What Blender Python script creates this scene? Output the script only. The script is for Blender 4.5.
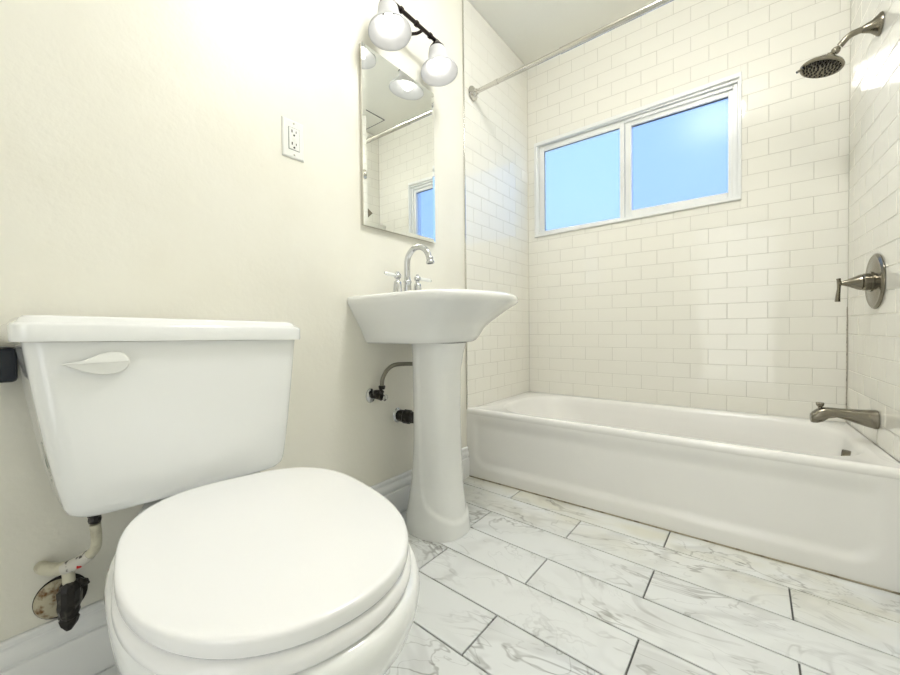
import bpy, bmesh, math, random
from mathutils import Vector, Matrix
random.seed(7)
for o in list(bpy.data.objects): bpy.data.objects.remove(o)
S = bpy.context.scene
COL = S.collection
PI = math.pi

# ------------------------------------------------------------------ camera, world, exposure
F_PX = 387.5
cam_d = bpy.data.cameras.new('camera'); cam = bpy.data.objects.new('camera', cam_d); COL.objects.link(cam)
cam_d.sensor_width = 36; cam_d.lens = F_PX / 900 * 36; cam_d.clip_start = 0.01
CR = Vector((0.78646, 0.61753, -0.01180)); CU = Vector((-0.00394, 0.02412, 0.99970)); CB = Vector((0.61763, -0.78618, 0.02140))
cam.matrix_world = Matrix(((CR.x, CU.x, CB.x, 1.2054), (CR.y, CU.y, CB.y, 0.0), (CR.z, CU.z, CB.z, 0.783), (0, 0, 0, 1)))
S.camera = cam

SKY = 0.60
BULB = 1.7
DOME = 14.5
w = bpy.data.worlds.new('sky'); S.world = w; w.use_nodes = True
nt = w.node_tree; bg = nt.nodes['Background']
tc = nt.nodes.new('ShaderNodeTexCoord'); sp = nt.nodes.new('ShaderNodeSeparateXYZ'); rp = nt.nodes.new('ShaderNodeValToRGB')
nt.links.new(tc.outputs['Generated'], sp.inputs[0]); nt.links.new(sp.outputs['Z'], rp.inputs[0]); nt.links.new(rp.outputs[0], bg.inputs[0])
rp.color_ramp.elements[0].position = 0.0; rp.color_ramp.elements[0].color = (0.48, 0.68, 1.0, 1)
rp.color_ramp.elements[1].position = 0.75; rp.color_ramp.elements[1].color = (0.28, 0.52, 1.0, 1)
bg.inputs[1].default_value = SKY
# soft fill light added in the open doorway behind the camera
DOOR_W = 3.0
ld = bpy.data.lights.new('doorway_fill', 'AREA'); ld.shape = 'RECTANGLE'; ld.size = 0.76; ld.size_y = 1.98; ld.energy = DOOR_W; ld.color = (0.97, 0.985, 1.0)
lo_ = bpy.data.objects.new('doorway_fill', ld); COL.objects.link(lo_); lo_.location = (1.02, -1.16, 1.02); lo_.rotation_euler = (PI/2, 0, 0)
vs = S.view_settings; vs.view_transform = 'Standard'; vs.look = 'None'; vs.gamma = 1.0; vs.use_curve_mapping = False
vs.exposure = 1.5

# ------------------------------------------------------------------ materials
def pmat(name, col, rough=0.5, metal=0.0, spec=0.5, coat=0.0, bump=None, noise=None, emit=None):
    m = bpy.data.materials.new(name); m.use_nodes = True
    n = m.node_tree.nodes; l = m.node_tree.links; b = n['Principled BSDF']
    b.inputs['Base Color'].default_value = (*col, 1); b.inputs['Roughness'].default_value = rough
    b.inputs['Metallic'].default_value = metal; b.inputs['Specular IOR Level'].default_value = spec
    b.inputs['Coat Weight'].default_value = coat; b.inputs['Coat Roughness'].default_value = 0.03
    t = n.new('ShaderNodeTexCoord')
    if noise:   # (scale, other colour, low, high)
        x = n.new('ShaderNodeTexNoise'); x.inputs['Scale'].default_value = noise[0]; x.inputs['Detail'].default_value = 6
        r = n.new('ShaderNodeMapRange'); r.inputs[1].default_value = noise[2]; r.inputs[2].default_value = noise[3]
        mx = n.new('ShaderNodeMix'); mx.data_type = 'RGBA'
        mx.inputs[6].default_value = (*col, 1); mx.inputs[7].default_value = (*noise[1], 1)
        l.new(t.outputs['Object'], x.inputs['Vector']); l.new(x.outputs[0], r.inputs[0]); l.new(r.outputs[0], mx.inputs[0]); l.new(mx.outputs[2], b.inputs['Base Color'])
    if bump:    # list of (scale, distance, detail)
        prev = None
        for sc, dist, det in bump:
            x = n.new('ShaderNodeTexNoise'); x.inputs['Scale'].default_value = sc; x.inputs['Detail'].default_value = det
            u = n.new('ShaderNodeBump'); u.inputs['Distance'].default_value = dist; u.inputs['Strength'].default_value = 1.0
            l.new(t.outputs['Object'], x.inputs['Vector']); l.new(x.outputs[0], u.inputs['Height'])
            if prev: l.new(prev.outputs[0], u.inputs['Normal'])
            prev = u
        l.new(prev.outputs[0], b.inputs['Normal'])
    if emit:
        b.inputs['Emission Color'].default_value = (*emit[0], 1); b.inputs['Emission Strength'].default_value = emit[1]
    return m

M = {}
M['paint'] = pmat('wall_paint', (0.83, 0.815, 0.725), 0.42, noise=(3.5, (0.80, 0.78, 0.68), 0.45, 0.75), bump=[(14, 0.0016, 3), (90, 0.0005, 3)], spec=0.45)
M['ceil'] = pmat('ceiling_paint', (0.88, 0.87, 0.79), 0.6, bump=[(60, 0.001, 3)])
M['trim'] = pmat('trim_paint', (0.84, 0.85, 0.84), 0.3)
M['porcelain'] = pmat('white_porcelain', (0.87, 0.885, 0.87), 0.07, coat=0.5)
M['pporc'] = pmat('sink_porcelain', (0.86, 0.87, 0.845), 0.08, coat=0.5)
M['seat'] = pmat('seat_plastic', (0.90, 0.905, 0.90), 0.16, coat=0.3)
M['enamel'] = pmat('tub_enamel', (0.87, 0.86, 0.82), 0.22, coat=0.15, bump=[(200, 0.00006, 2)])
M['tile'] = pmat('glazed_tile', (0.85, 0.835, 0.755), 0.05, coat=0.3, bump=[(9, 0.0009, 2)])
M['grout'] = pmat('wall_grout', (0.60, 0.58, 0.51), 0.8)
M['fgrout'] = pmat('floor_grout', (0.10, 0.10, 0.095), 0.9)
M['chrome'] = pmat('chrome', (0.60, 0.61, 0.62), 0.10, metal=1)
M['nickel'] = pmat('brushed_nickel', (0.24, 0.22, 0.175), 0.22, metal=1, bump=[(150, 0.0001, 2)])
M['steel'] = pmat('satin_steel', (0.62, 0.60, 0.56), 0.18, metal=1)
M['bronze'] = pmat('dark_bronze', (0.035, 0.025, 0.025), 0.25, metal=0.6)
M['dark'] = pmat('grimy_black_metal', (0.014, 0.012, 0.010), 0.3, metal=0.4, noise=(60, (0.10, 0.09, 0.075), 0.55, 0.75))
M['hose'] = pmat('braided_hose', (0.24, 0.23, 0.19), 0.35, metal=0.8)
M['rust'] = pmat('rusted_plate', (0.50, 0.46, 0.33), 0.6, noise=(55, (0.16, 0.07, 0.015), 0.48, 0.62), bump=[(70, 0.002, 3)])
M['beige'] = pmat('paint_smeared_pipe', (0.60, 0.575, 0.45), 0.6, noise=(40, (0.42, 0.39, 0.29), 0.5, 0.7))
M['tape'] = pmat('white_tape', (0.62, 0.60, 0.54), 0.6, noise=(70, (0.08, 0.07, 0.06), 0.58, 0.64))
M['red'] = pmat('red_mark', (0.5, 0.02, 0.02), 0.5)
M['hole'] = pmat('dark_void', (0.012, 0.010, 0.008), 0.9)
M['plastic'] = pmat('white_plastic', (0.82, 0.83, 0.79), 0.3)
M['vinyl'] = pmat('window_vinyl', (0.82, 0.83, 0.80), 0.3)
M['black'] = pmat('black_gloss', (0.012, 0.016, 0.024), 0.12)
M['gasket'] = pmat('dark_gasket', (0.05, 0.05, 0.06), 0.6)
M['caulk'] = pmat('dirty_caulk', (0.42, 0.37, 0.27), 0.7, noise=(30, (0.20, 0.16, 0.10), 0.5, 0.65))
M['mould'] = pmat('mouldy_caulk', (0.55, 0.50, 0.42), 0.7, noise=(45, (0.20, 0.17, 0.13), 0.50, 0.62))
M['tile'].node_tree.nodes['Principled BSDF'].inputs['IOR'].default_value = 1.55
M['mirror'] = pmat('mirror_silver', (0.90, 0.92, 0.90), 0.004, metal=1)
M['ink'] = pmat('grey_print', (0.13, 0.15, 0.13), 0.5)
M['door'] = pmat('door_paint', (0.84, 0.82, 0.75), 0.35)
M['bulb'] = pmat('bulb_glow', (1, 1, 1), 0.4, emit=((1.0, 0.965, 0.90), BULB))
M['dome'] = pmat('fill_dome_glow', (1, 1, 1), 0.4, emit=((1.0, 0.99, 0.975), DOME))

def shade_mat():
    m = bpy.data.materials.new('frosted_shade'); m.use_nodes = True
    n = m.node_tree.nodes; l = m.node_tree.links; n.clear()
    o = n.new('ShaderNodeOutputMaterial'); d = n.new('ShaderNodeBsdfDiffuse'); t = n.new('ShaderNodeBsdfTranslucent'); x = n.new('ShaderNodeMixShader')
    d.inputs[0].default_value = (0.66, 0.665, 0.67, 1); t.inputs[0].default_value = (0.66, 0.66, 0.66, 1); x.inputs[0].default_value = 0.25
    g = n.new('ShaderNodeBsdfGlossy'); g.inputs[1].default_value = 0.15; x2 = n.new('ShaderNodeMixShader'); x2.inputs[0].default_value = 0.05
    l.new(d.outputs[0], x.inputs[1]); l.new(t.outputs[0], x.inputs[2]); l.new(x.outputs[0], x2.inputs[1]); l.new(g.outputs[0], x2.inputs[2]); l.new(x2.outputs[0], o.inputs[0])
    return m
M['shade'] = shade_mat()

def pane_mat(name, tint):
    m = bpy.data.materials.new(name); m.use_nodes = True
    n = m.node_tree.nodes; l = m.node_tree.links; n.clear()
    o = n.new('ShaderNodeOutputMaterial'); tr = n.new('ShaderNodeBsdfTransparent'); tl = n.new('ShaderNodeBsdfTranslucent')
    g = n.new('ShaderNodeBsdfGlossy'); g.inputs[1].default_value = 0.25
    t = n.new('ShaderNodeTexCoord'); x = n.new('ShaderNodeTexNoise'); x.inputs['Scale'].default_value = 240; x.inputs['Detail'].default_value = 2
    r = n.new('ShaderNodeMapRange'); r.inputs[1].default_value = 0.3; r.inputs[2].default_value = 0.7; r.inputs[3].default_value = 0.88; r.inputs[4].default_value = 1.0
    mx = n.new('ShaderNodeMix'); mx.data_type = 'RGBA'; mx.blend_type = 'MULTIPLY'; mx.inputs[0].default_value = 1.0; mx.inputs[6].default_value = (*tint, 1)
    l.new(t.outputs['Object'], x.inputs['Vector']); l.new(x.outputs[0], r.inputs[0]); l.new(r.outputs[0], mx.inputs[7]); l.new(mx.outputs[2], tr.inputs[0])
    tl.inputs[0].default_value = (*tint, 1)
    a = n.new('ShaderNodeMixShader'); a.inputs[0].default_value = 0.15; b = n.new('ShaderNodeMixShader'); b.inputs[0].default_value = 0.015
    l.new(tr.outputs[0], a.inputs[1]); l.new(tl.outputs[0], a.inputs[2]); l.new(a.outputs[0], b.inputs[1]); l.new(g.outputs[0], b.inputs[2]); l.new(b.outputs[0], o.inputs[0])
    return m
M['pane_l'] = pane_mat('frosted_pane_pale', (0.93, 0.97, 1.0)); M['pane_r'] = pane_mat('frosted_pane_blue', (0.86, 0.90, 1.0))

def marble():
    m = bpy.data.materials.new('marble_floor_tile'); m.use_nodes = True
    n = m.node_tree.nodes; l = m.node_tree.links; b = n['Principled BSDF']; b.inputs['Roughness'].default_value = 0.2
    t = n.new('ShaderNodeTexCoord'); a = n.new('ShaderNodeAttribute'); a.attribute_name = 'tile_id'
    sc = n.new('ShaderNodeVectorMath'); sc.operation = 'SCALE'; sc.inputs[3].default_value = 13.0; l.new(a.outputs['Vector'], sc.inputs[0])
    ad = n.new('ShaderNodeVectorMath'); l.new(t.outputs['Object'], ad.inputs[0]); l.new(sc.outputs[0], ad.inputs[1])
    mp = n.new('ShaderNodeMapping'); mp.inputs['Scale'].default_value = (0.75, 1.35, 1.0); mp.inputs['Rotation'].default_value = (0, 0, 0.35); l.new(ad.outputs[0], mp.inputs[0])
    def vein(scale, width, dist, det):
        x = n.new('ShaderNodeTexNoise'); x.inputs['Scale'].default_value = scale; x.inputs['Detail'].default_value = det; x.inputs['Distortion'].default_value = dist; x.inputs['Roughness'].default_value = 0.55
        l.new(mp.outputs[0], x.inputs['Vector'])
        s = n.new('ShaderNodeMath'); s.operation = 'SUBTRACT'; s.inputs[1].default_value = 0.5; l.new(x.outputs[0], s.inputs[0])
        ab = n.new('ShaderNodeMath'); ab.operation = 'ABSOLUTE'; l.new(s.outputs[0], ab.inputs[0])
        r = n.new('ShaderNodeMapRange'); r.inputs[1].default_value = 0; r.inputs[2].default_value = width; r.inputs[3].default_value = 1; r.inputs[4].default_value = 0
        r.interpolation_type = 'SMOOTHSTEP'; l.new(ab.outputs[0], r.inputs[0]); return r
    v1 = vein(2.4, 0.017, 1.3, 4); v2 = vein(5.0, 0.013, 1.2, 3); v3 = vein(2.2, 0.08, 1.6, 3)
    msk = n.new('ShaderNodeTexNoise'); msk.inputs['Scale'].default_value = 3.0; l.new(mp.outputs[0], msk.inputs['Vector'])
    mr = n.new('ShaderNodeMapRange'); mr.inputs[1].default_value = 0.36; mr.inputs[2].default_value = 0.56; l.new(msk.outputs[0], mr.inputs[0])
    def mul(p, q=None, k=1.0):
        x = n.new('ShaderNodeMath'); x.operation = 'MULTIPLY'; l.new(p.outputs[0], x.inputs[0])
        if q: l.new(q.outputs[0], x.inputs[1])
        else: x.inputs[1].default_value = k
        return x
    def add(p, q):
        x = n.new('ShaderNodeMath'); x.operation = 'ADD'; x.use_clamp = True; l.new(p.outputs[0], x.inputs[0]); l.new(q.outputs[0], x.inputs[1]); return x
    v = add(add(mul(mul(v1, mr), None, 0.60), mul(mul(v2, mr), None, 0.34)), mul(mul(v3, mr), None, 0.26))
    mx = n.new('ShaderNodeMix'); mx.data_type = 'RGBA'; mx.inputs[6].default_value = (0.80, 0.82, 0.81, 1); mx.inputs[7].default_value = (0.27, 0.27, 0.25, 1)
    l.new(v.outputs[0], mx.inputs[0])
    # tan staining of the stone on the tiles along the tub
    ge = n.new('ShaderNodeNewGeometry'); sx = n.new('ShaderNodeSeparateXYZ'); l.new(ge.outputs['Position'], sx.inputs[0])
    sy = n.new('ShaderNodeMapRange'); sy.inputs[1].default_value = 1.28; sy.inputs[2].default_value = 1.62; l.new(sx.outputs['Y'], sy.inputs[0])
    sn = n.new('ShaderNodeTexNoise'); sn.inputs['Scale'].default_value = 5; sn.inputs['Detail'].default_value = 4; l.new(mp.outputs[0], sn.inputs['Vector'])
    sr = n.new('ShaderNodeMapRange'); sr.inputs[1].default_value = 0.38; sr.inputs[2].default_value = 0.62; l.new(sn.outputs[0], sr.inputs[0])
    tn = n.new('ShaderNodeMix'); tn.data_type = 'RGBA'; tn.blend_type = 'MULTIPLY'; tn.inputs[7].default_value = (0.90, 0.87, 0.77, 1)
    l.new(mul(sy, sr).outputs[0], tn.inputs[0]); l.new(mx.outputs[2], tn.inputs[6]); l.new(tn.outputs[2], b.inputs['Base Color'])
    return m
M['marble'] = marble()

# ------------------------------------------------------------------ helpers
def woff(o):
    v = Vector((0, 0, 0))
    while o: v += o.location; o = o.parent
    return v
def obj(name, bm, mat, parent=None, smooth=True, angle=35):
    """link a bmesh given in world coordinates as one object whose origin is its own centre"""
    bmesh.ops.recalc_face_normals(bm, faces=bm.faces)
    lo = Vector((1e9,)*3); hi = Vector((-1e9,)*3)
    for v in bm.verts:
        for i in range(3): lo[i] = min(lo[i], v.co[i]); hi[i] = max(hi[i], v.co[i])
    c = (lo+hi)/2; c.z = lo.z
    for v in bm.verts: v.co -= c
    me = bpy.data.meshes.new(name)
    if smooth:
        for f in bm.faces: f.smooth = True
        lim = math.radians(angle)
        for e in bm.edges:
            if len(e.link_faces) == 2 and e.calc_face_angle(0) > lim: e.smooth = False
    bm.to_mesh(me); bm.free()
    for mm in (mat if isinstance(mat, (list, tuple)) else [mat]): me.materials.append(M[mm] if isinstance(mm, str) else mm)
    o = bpy.data.objects.new(name, me); COL.objects.link(o)
    o.location = c - woff(parent)
    if parent: o.parent = parent
    return o
def thing(name, label, cat, loc, group=None):
    o = bpy.data.objects.new(name, None); COL.objects.link(o); o.location = loc
    o.empty_display_size = 0.05; o['label'] = label; o['category'] = cat
    if group: o['group'] = group
    return o
def struct(o, label=None):
    o['kind'] = 'structure'
    if label: o['label'] = label
    return o
def box(bm, a, b, bev=0.0, seg=2):
    x0, y0, z0 = a; x1, y1, z1 = b
    vs_ = [bm.verts.new(p) for p in ((x0,y0,z0),(x1,y0,z0),(x1,y1,z0),(x0,y1,z0),(x0,y0,z1),(x1,y0,z1),(x1,y1,z1),(x0,y1,z1))]
    fs = [bm.faces.new([vs_[i] for i in q]) for q in ((0,3,2,1),(4,5,6,7),(0,1,5,4),(1,2,6,5),(2,3,7,6),(3,0,4,7))]
    if bev > 0:
        es = list({e for f in fs for e in f.edges})
        bmesh.ops.bevel(bm, geom=es, offset=bev, segments=seg, profile=0.5, affect='EDGES')
def frame_from(d):
    d = Vector(d).normalized(); up = Vector((0,0,1)) if abs(d.z) < 0.95 else Vector((1,0,0))
    a = up.cross(d).normalized(); return a, d.cross(a).normalized(), d
def lathe(bm, prof, origin=(0,0,0), axis=(0,0,1), n=40, squash=(1,1)):
    """prof: list of (radius, distance along axis)"""
    a, b, d = frame_from(axis); o = Vector(origin); rings = []
    for r, h in prof:
        if r < 1e-6: rings.append([bm.verts.new(o + d*h)])
        else: rings.append([bm.verts.new(o + d*h + a*(r*squash[0]*math.cos(2*PI*i/n)) + b*(r*squash[1]*math.sin(2*PI*i/n))) for i in range(n)])
    for p, q in zip(rings, rings[1:]):
        for i in range(n):
            j = (i+1) % n
            if len(p) == 1 and len(q) == 1: continue
            if len(p) == 1: bm.faces.new((p[0], q[i], q[j]))
            elif len(q) == 1: bm.faces.new((p[i], p[j], q[0]))
            else: bm.faces.new((p[i], p[j], q[j], q[i]))
def smooth_path(pts, sub=8):
    P = [Vector(p) for p in pts]; out = []
    for i in range(len(P)-1):
        p0 = P[max(i-1,0)]; p1 = P[i]; p2 = P[i+1]; p3 = P[min(i+2,len(P)-1)]
        for k in range(sub):
            t = k/sub
            out.append(0.5*((2*p1)+(p2-p0)*t+(2*p0-5*p1+4*p2-p3)*t*t+(3*p1-p0-3*p2+p3)*t**3))
    out.append(P[-1]); return out
def tube(bm, pts, r, n=16, sub=8, caps=True, flat=(1,1)):
    """r: number or list per control point"""
    P = smooth_path(pts, sub) if sub else [Vector(p) for p in pts]
    m = len(P); k = len(pts)
    def rad(i):
        if not isinstance(r, (list, tuple)): return r
        t = i/(m-1)*(k-1); j = min(int(t), k-2); return r[j]+(r[j+1]-r[j])*(t-j)
    rings = []; nrm = None
    for i, p in enumerate(P):
        d = (P[min(i+1,m-1)]-P[max(i-1,0)]).normalized()
        if nrm is None: nrm, _, _ = frame_from(d)
        nrm = (nrm - d*nrm.dot(d)).normalized(); bn = d.cross(nrm)
        rings.append([bm.verts.new(p+nrm*(rad(i)*flat[0]*math.cos(2*PI*q/n))+bn*(rad(i)*flat[1]*math.sin(2*PI*q/n))) for q in range(n)])
    for p, q in zip(rings, rings[1:]):
        for i in range(n): j = (i+1)%n; bm.faces.new((p[i], p[j], q[j], q[i]))
    if caps: bm.faces.new(rings[0][::-1]); bm.faces.new(rings[-1])
def loft(bm, rings, cap0=True, cap1=True):
    R = [[bm.verts.new(p) for p in r] for r in rings]; n = len(R[0])
    for p, q in zip(R, R[1:]):
        for i in range(n): j = (i+1)%n; bm.faces.new((p[i], p[j], q[j], q[i]))
    if cap0: bm.faces.new(R[0][::-1])
    if cap1: bm.faces.new(R[-1])
    return R
def rrect(x0, x1, y0, y1, r, z, n=8, bow=0.0, rr=None):
    """rounded rectangle ring in the xy plane; bow pushes the +x side out in its middle"""
    rr = rr or (r, r, r, r); out = []
    for (cx, cy, a0, q) in ((x1-rr[0], y1-rr[0], 0, rr[0]), (x0+rr[1], y1-rr[1], 90, rr[1]), (x0+rr[2], y0+rr[2], 180, rr[2]), (x1-rr[3], y0+rr[3], 270, rr[3])):
        for k in range(n+1):
            a = math.radians(a0+90*k/n); out.append([cx+q*math.cos(a), cy+q*math.sin(a), z])
    # subdivide the straight sides so that bows are smooth
    res = []
    for i, p in enumerate(out):
        q = out[(i+1) % len(out)]; res.append(p)
        if i % (n+1) == n:
            for k in range(1, 10): t = k/10; res.append([p[0]+(q[0]-p[0])*t, p[1]+(q[1]-p[1])*t, z])
    if bow:
        cy = (y0+y1)/2; hy = (y1-y0)/2; cx = (x0+x1)/2
        for p in res:
            if p[0] > cx: p[0] += bow*(1-((p[1]-cy)/hy)**2)*((p[0]-cx)/(x1-cx))
    return res
def interp(x, tab):
    for (a, p), (b, q) in zip(tab, tab[1:]):
        if x <= b: return p+(q-p)*(x-a)/(b-a)
    return tab[-1][1]
def sstep(a, b, x):
    t = max(0, min(1, (x-a)/(b-a))); return t*t*(3-2*t)

# ------------------------------------------------------------------ measures
W, D, H = 1.526, 2.408, 2.535
TUBY = 1.675; TF = 1.667; RIM = 0.353; SL = 0.06
TP, TR = 0.1589, 0.0778
def wallx(y): return W + SL*(D-y)
dR = Vector((-SL, 1, 0)).normalized(); nR = Vector((-1, -SL, 0)).normalized()
BACK = -1.0
WX0, WX1, WZ0, WZ1 = 0.062, 1.147, 1.408, 1.998

# ------------------------------------------------------------------ floor
bm = bmesh.new(); box(bm, (-0.12, BACK-0.12, -0.06), (1.85, D+0.14, -0.006))
fl = struct(obj('floor', bm, 'fgrout', smooth=False))
def floor_tiles():
    bm = bmesh.new(); lay = bm.faces.layers.float_vector.new('tile_id')
    TX, TY, g = 0.635, 0.163, 0.0021; b = 0.0012
    r = -1
    y = 1.739
    rows = []
    while y > BACK:
        r += 1; y0 = y-TY; rows.append((r, y0, y)); y = y0
    for r, y0, y1 in rows:
        off = 0.32 if r % 2 == 0 else 0.655
        if r == 4: off = 0.345
        x = off-2*TX
        while x < 1.75:
            xa, xb = max(x, 0)+g, min(x+TX, 1.70)-g; ya, yb = max(y0, BACK)+g, min(y1, 1.739)-g
            if xb > xa and yb > ya:
                tid = (random.random(), random.random(), random.random())
                dz = random.uniform(-0.0003, 0.0003)
                lo = [bm.verts.new(p) for p in ((xa,ya,-0.006),(xb,ya,-0.006),(xb,yb,-0.006),(xa,yb,-0.006))]
                mid = [bm.verts.new(p) for p in ((xa,ya,-b+dz),(xb,ya,-b+dz),(xb,yb,-b+dz),(xa,yb,-b+dz))]
                top = [bm.verts.new(p) for p in ((xa+b,ya+b,dz),(xb-b,ya+b,dz),(xb-b,yb-b,dz),(xa+b,yb-b,dz))]
                fs = [bm.faces.new(top)]
                for A, B in ((lo, mid), (mid, top)):
                    for i in range(4): fs.append(bm.faces.new((A[i], A[(i+1)%4], B[(i+1)%4], B[i])))
                for f in fs: f[lay] = tid
            x += TX
    for v in bm.verts: v.co.y -= 0.045*v.co.x
    return bm
obj('marble_tiles', floor_tiles(), 'marble', fl, smooth=False)

# ------------------------------------------------------------------ walls and ceiling
bm = bmesh.new(); box(bm, (-0.12, BACK-0.12, H), (1.85, D+0.14, H+0.1))
struct(obj('ceiling', bm, 'ceil', smooth=False))
bm = bmesh.new(); box(bm, (-0.12, BACK-0.12, -0.06), (-0.0, TUBY-0.0, H)); box(bm, (-0.12, TUBY, -0.06), (-0.008, D+0.14, H))
wl = struct(obj('wall_left', bm, 'paint', smooth=False))
bm = bmesh.new()
y0, y1 = D+0.0010, D+0.14
for a, b in (((-0.0079,y0,-0.06),(WX0,y1,H)), ((WX1,y0,-0.06),(1.70,y1,H)), ((WX0,y0,-0.06),(WX1,y1,WZ0)), ((WX0,y0,WZ1),(WX1,y1,H))): box(bm, a, b)
wb = struct(obj('wall_back', bm, 'grout', smooth=False))
bm = bmesh.new()
ya, yb = BACK-0.12, D+0.008
lo = [(wallx(ya)+0.008, ya), (1.85, ya), (1.85, yb), (wallx(yb)+0.008, yb)]
loft(bm, [[(x, y, -0.06) for x, y in lo], [(x, y, H) for x, y in lo]])
wr = struct(obj('wall_right', bm, 'paint', smooth=False))
bm = bmesh.new()
for a, b in (((0,BACK-0.12,-0.06),(0.62,BACK,H)), ((1.42,BACK-0.12,-0.06),(wallx(BACK),BACK,H)), ((0.62,BACK-0.12,2.05),(1.42,BACK,H))): box(bm, a, b)
struct(obj('wall_front', bm, 'paint', smooth=False))
# open doorway behind the camera with the hallway beyond it; the door stands open into the hallway
HB = BACK-1.3
bm = bmesh.new()
for a, b in (((-0.32,HB-0.1,-0.06),(2.02,HB,2.6)), ((-0.42,HB-0.1,-0.06),(-0.32,BACK-0.121,2.6)), ((2.02,HB-0.1,-0.06),(2.12,BACK-0.121,2.6)), ((-0.32,HB,-0.06),(2.02,BACK-0.121,-0.001)), ((-0.32,HB,H),(2.02,BACK-0.121,2.6))): box(bm, a, b)
for a, b in (((-0.32,BACK-0.1205,-0.06),(-0.12,BACK-0.02,2.6)), ((1.85,BACK-0.1205,-0.06),(2.02,BACK-0.02,2.6))): box(bm, a, b)
struct(obj('wall_hallway', bm, 'ceil', smooth=False))
bm = bmesh.new(); box(bm, (1.385, BACK-0.92, 0.003), (1.42, BACK-0.125, 2.035), 0.003)
for z0, z1 in ((0.15, 0.95), (1.08, 1.9)):
    for ya, yb in ((BACK-0.82, BACK-0.57), (BACK-0.48, BACK-0.23)): box(bm, (1.377, ya, z0), (1.386, yb, z1), 0.003)
dr = struct(obj('door_1', bm, 'door', smooth=False))
bm = bmesh.new(); lathe(bm, [(0.0,0),(0.03,0),(0.03,0.006),(0.012,0.012),(0.012,0.035),(0.028,0.045),(0.03,0.06),(0.0,0.07)], (1.385, BACK-0.86, 1.0), (-1,0,0), 24)
obj('door_knob', bm, 'steel', dr)
bm = bmesh.new()
for a, b in (((0.55,BACK,0),(0.62,BACK+0.015,2.12)), ((1.42,BACK,0),(1.49,BACK+0.015,2.12)), ((0.55,BACK,2.05),(1.49,BACK+0.016,2.12))): box(bm, a, b, 0.003)
struct(obj('trim_2', bm, 'trim', smooth=False))

def tile_wall(o, u, v, n, L, Z0, Z1, joint0, flip, hole=None, th=0.008, uneven=0.35):
    """subway tiles; o: origin at height Z0, u: along, n: out of the wall. joint0[k]: joint offset for row parity k"""
    bm = bmesh.new(); o, u, v, n = map(Vector, (o, u, v, n)); g = 0.0008; b = 0.0016; row = 0; z = Z0
    while z < Z1-0.003:
        z1 = min(z+TR, Z1); off = joint0[row % 2]; x = off-TP*4
        while x < L:
            rects = [(max(x, 0)+g, min(x+TP, L)-g, z+g, z1-g)]
            if hole:
                hx0, hx1, hz0, hz1 = hole; out = []
                for (a, c, d, e) in rects:
                    if c <= hx0 or a >= hx1 or e <= hz0 or d >= hz1: out.append((a,c,d,e)); continue
                    if a < hx0: out.append((a, hx0, d, e))
                    if c > hx1: out.append((hx1, c, d, e))
                    m0, m1 = max(a,hx0), min(c,hx1)
                    if d < hz0: out.append((m0, m1, d, hz0))
                    if e > hz1: out.append((m0, m1, hz1, e))
                rects = out
            for (a, c, d, e) in rects:
                if c-a < 0.006 or e-d < 0.006: continue
                tx, tz = random.gauss(0, math.radians(uneven)), random.gauss(0, math.radians(uneven)); hh = th+random.uniform(-.0003,.0003)
                cx, cz = (a+c)/2, (d+e)/2
                P = lambda s, t, h: bm.verts.new(o+u*s+v*(t-Z0)+n*(h-th+(0 if h < 0.002 else (s-cx)*math.tan(tx)*0.5+(t-cz)*math.tan(tz)*0.5)))
                lo_ = [P(s,t,0.001) for s,t in ((a,d),(c,d),(c,e),(a,e))]
                mi = [P(s,t,hh-b*0.7) for s,t in ((a,d),(c,d),(c,e),(a,e))]
                tp = [P(s,t,hh) for s,t in ((a+b,d+b),(c-b,d+b),(c-b,e-b),(a+b,e-b))]
                bm.faces.new(tp)
                for A, B in ((lo_, mi), (mi, tp)):
                    for i in range(4): bm.faces.new((A[i], A[(i+1)%4], B[(i+1)%4], B[i]))
            x += TP
        z = z1; row += 1
    return bm
ZT = RIM-0.001
# back wall: row 0 odd joints, row 1 even joints
obj('wall_tiles', tile_wall((0, D, ZT), (1,0,0), (0,0,1), (0,-1,0), W, ZT, H-0.002, (0.0634+TP/2, 0.0634), False, hole=(WX0, WX1, WZ0, WZ1)), 'tile', wb, smooth=False)
# left wall of the alcove (u runs from the front edge towards the back)
LL = D-TUBY
bmt = tile_wall((0, TUBY, ZT), (0,1,0), (0,0,1), (1,0,0), LL, ZT, H-0.002, (0.0, TP/2), False)
obj('wall_tiles', bmt, 'tile', wl, smooth=False)
bm = bmesh.new(); box(bm, (-0.0085, TUBY+0.001, ZT), (-0.0010, D+0.007, H-0.001)); obj('grout_bed', bm, 'grout', wl, smooth=False)
# right wall
LR = LL/dR.y
oR = Vector((wallx(TUBY), TUBY, ZT))
bmt = tile_wall(oR, dR, (0,0,1), nR, LR, ZT, H-0.002, (0.02, 0.02+TP/2), False)
obj('wall_tiles', bmt, 'tile', wr, smooth=False)
bm = bmesh.new()
q = [oR-nR*0.0085, oR-nR*0.0085+dR*(LR+0.006), oR-nR*0.0010+dR*(LR+0.002), oR-nR*0.0010]
loft(bm, [[(p.x,p.y,ZT) for p in q], [(p.x,p.y,H-0.001) for p in q]]); obj('grout_bed', bm, 'grout', wr, smooth=False)
# metal tile edge trim
bm = bmesh.new(); box(bm, (0.0001, TUBY-0.010, RIM+0.002), (0.007, TUBY-0.0004, H-0.001), 0.0025, 3)
struct(obj('trim_1', bm, 'steel'), 'thin metal strip edging the tiles beside the pedestal sink')
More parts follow.
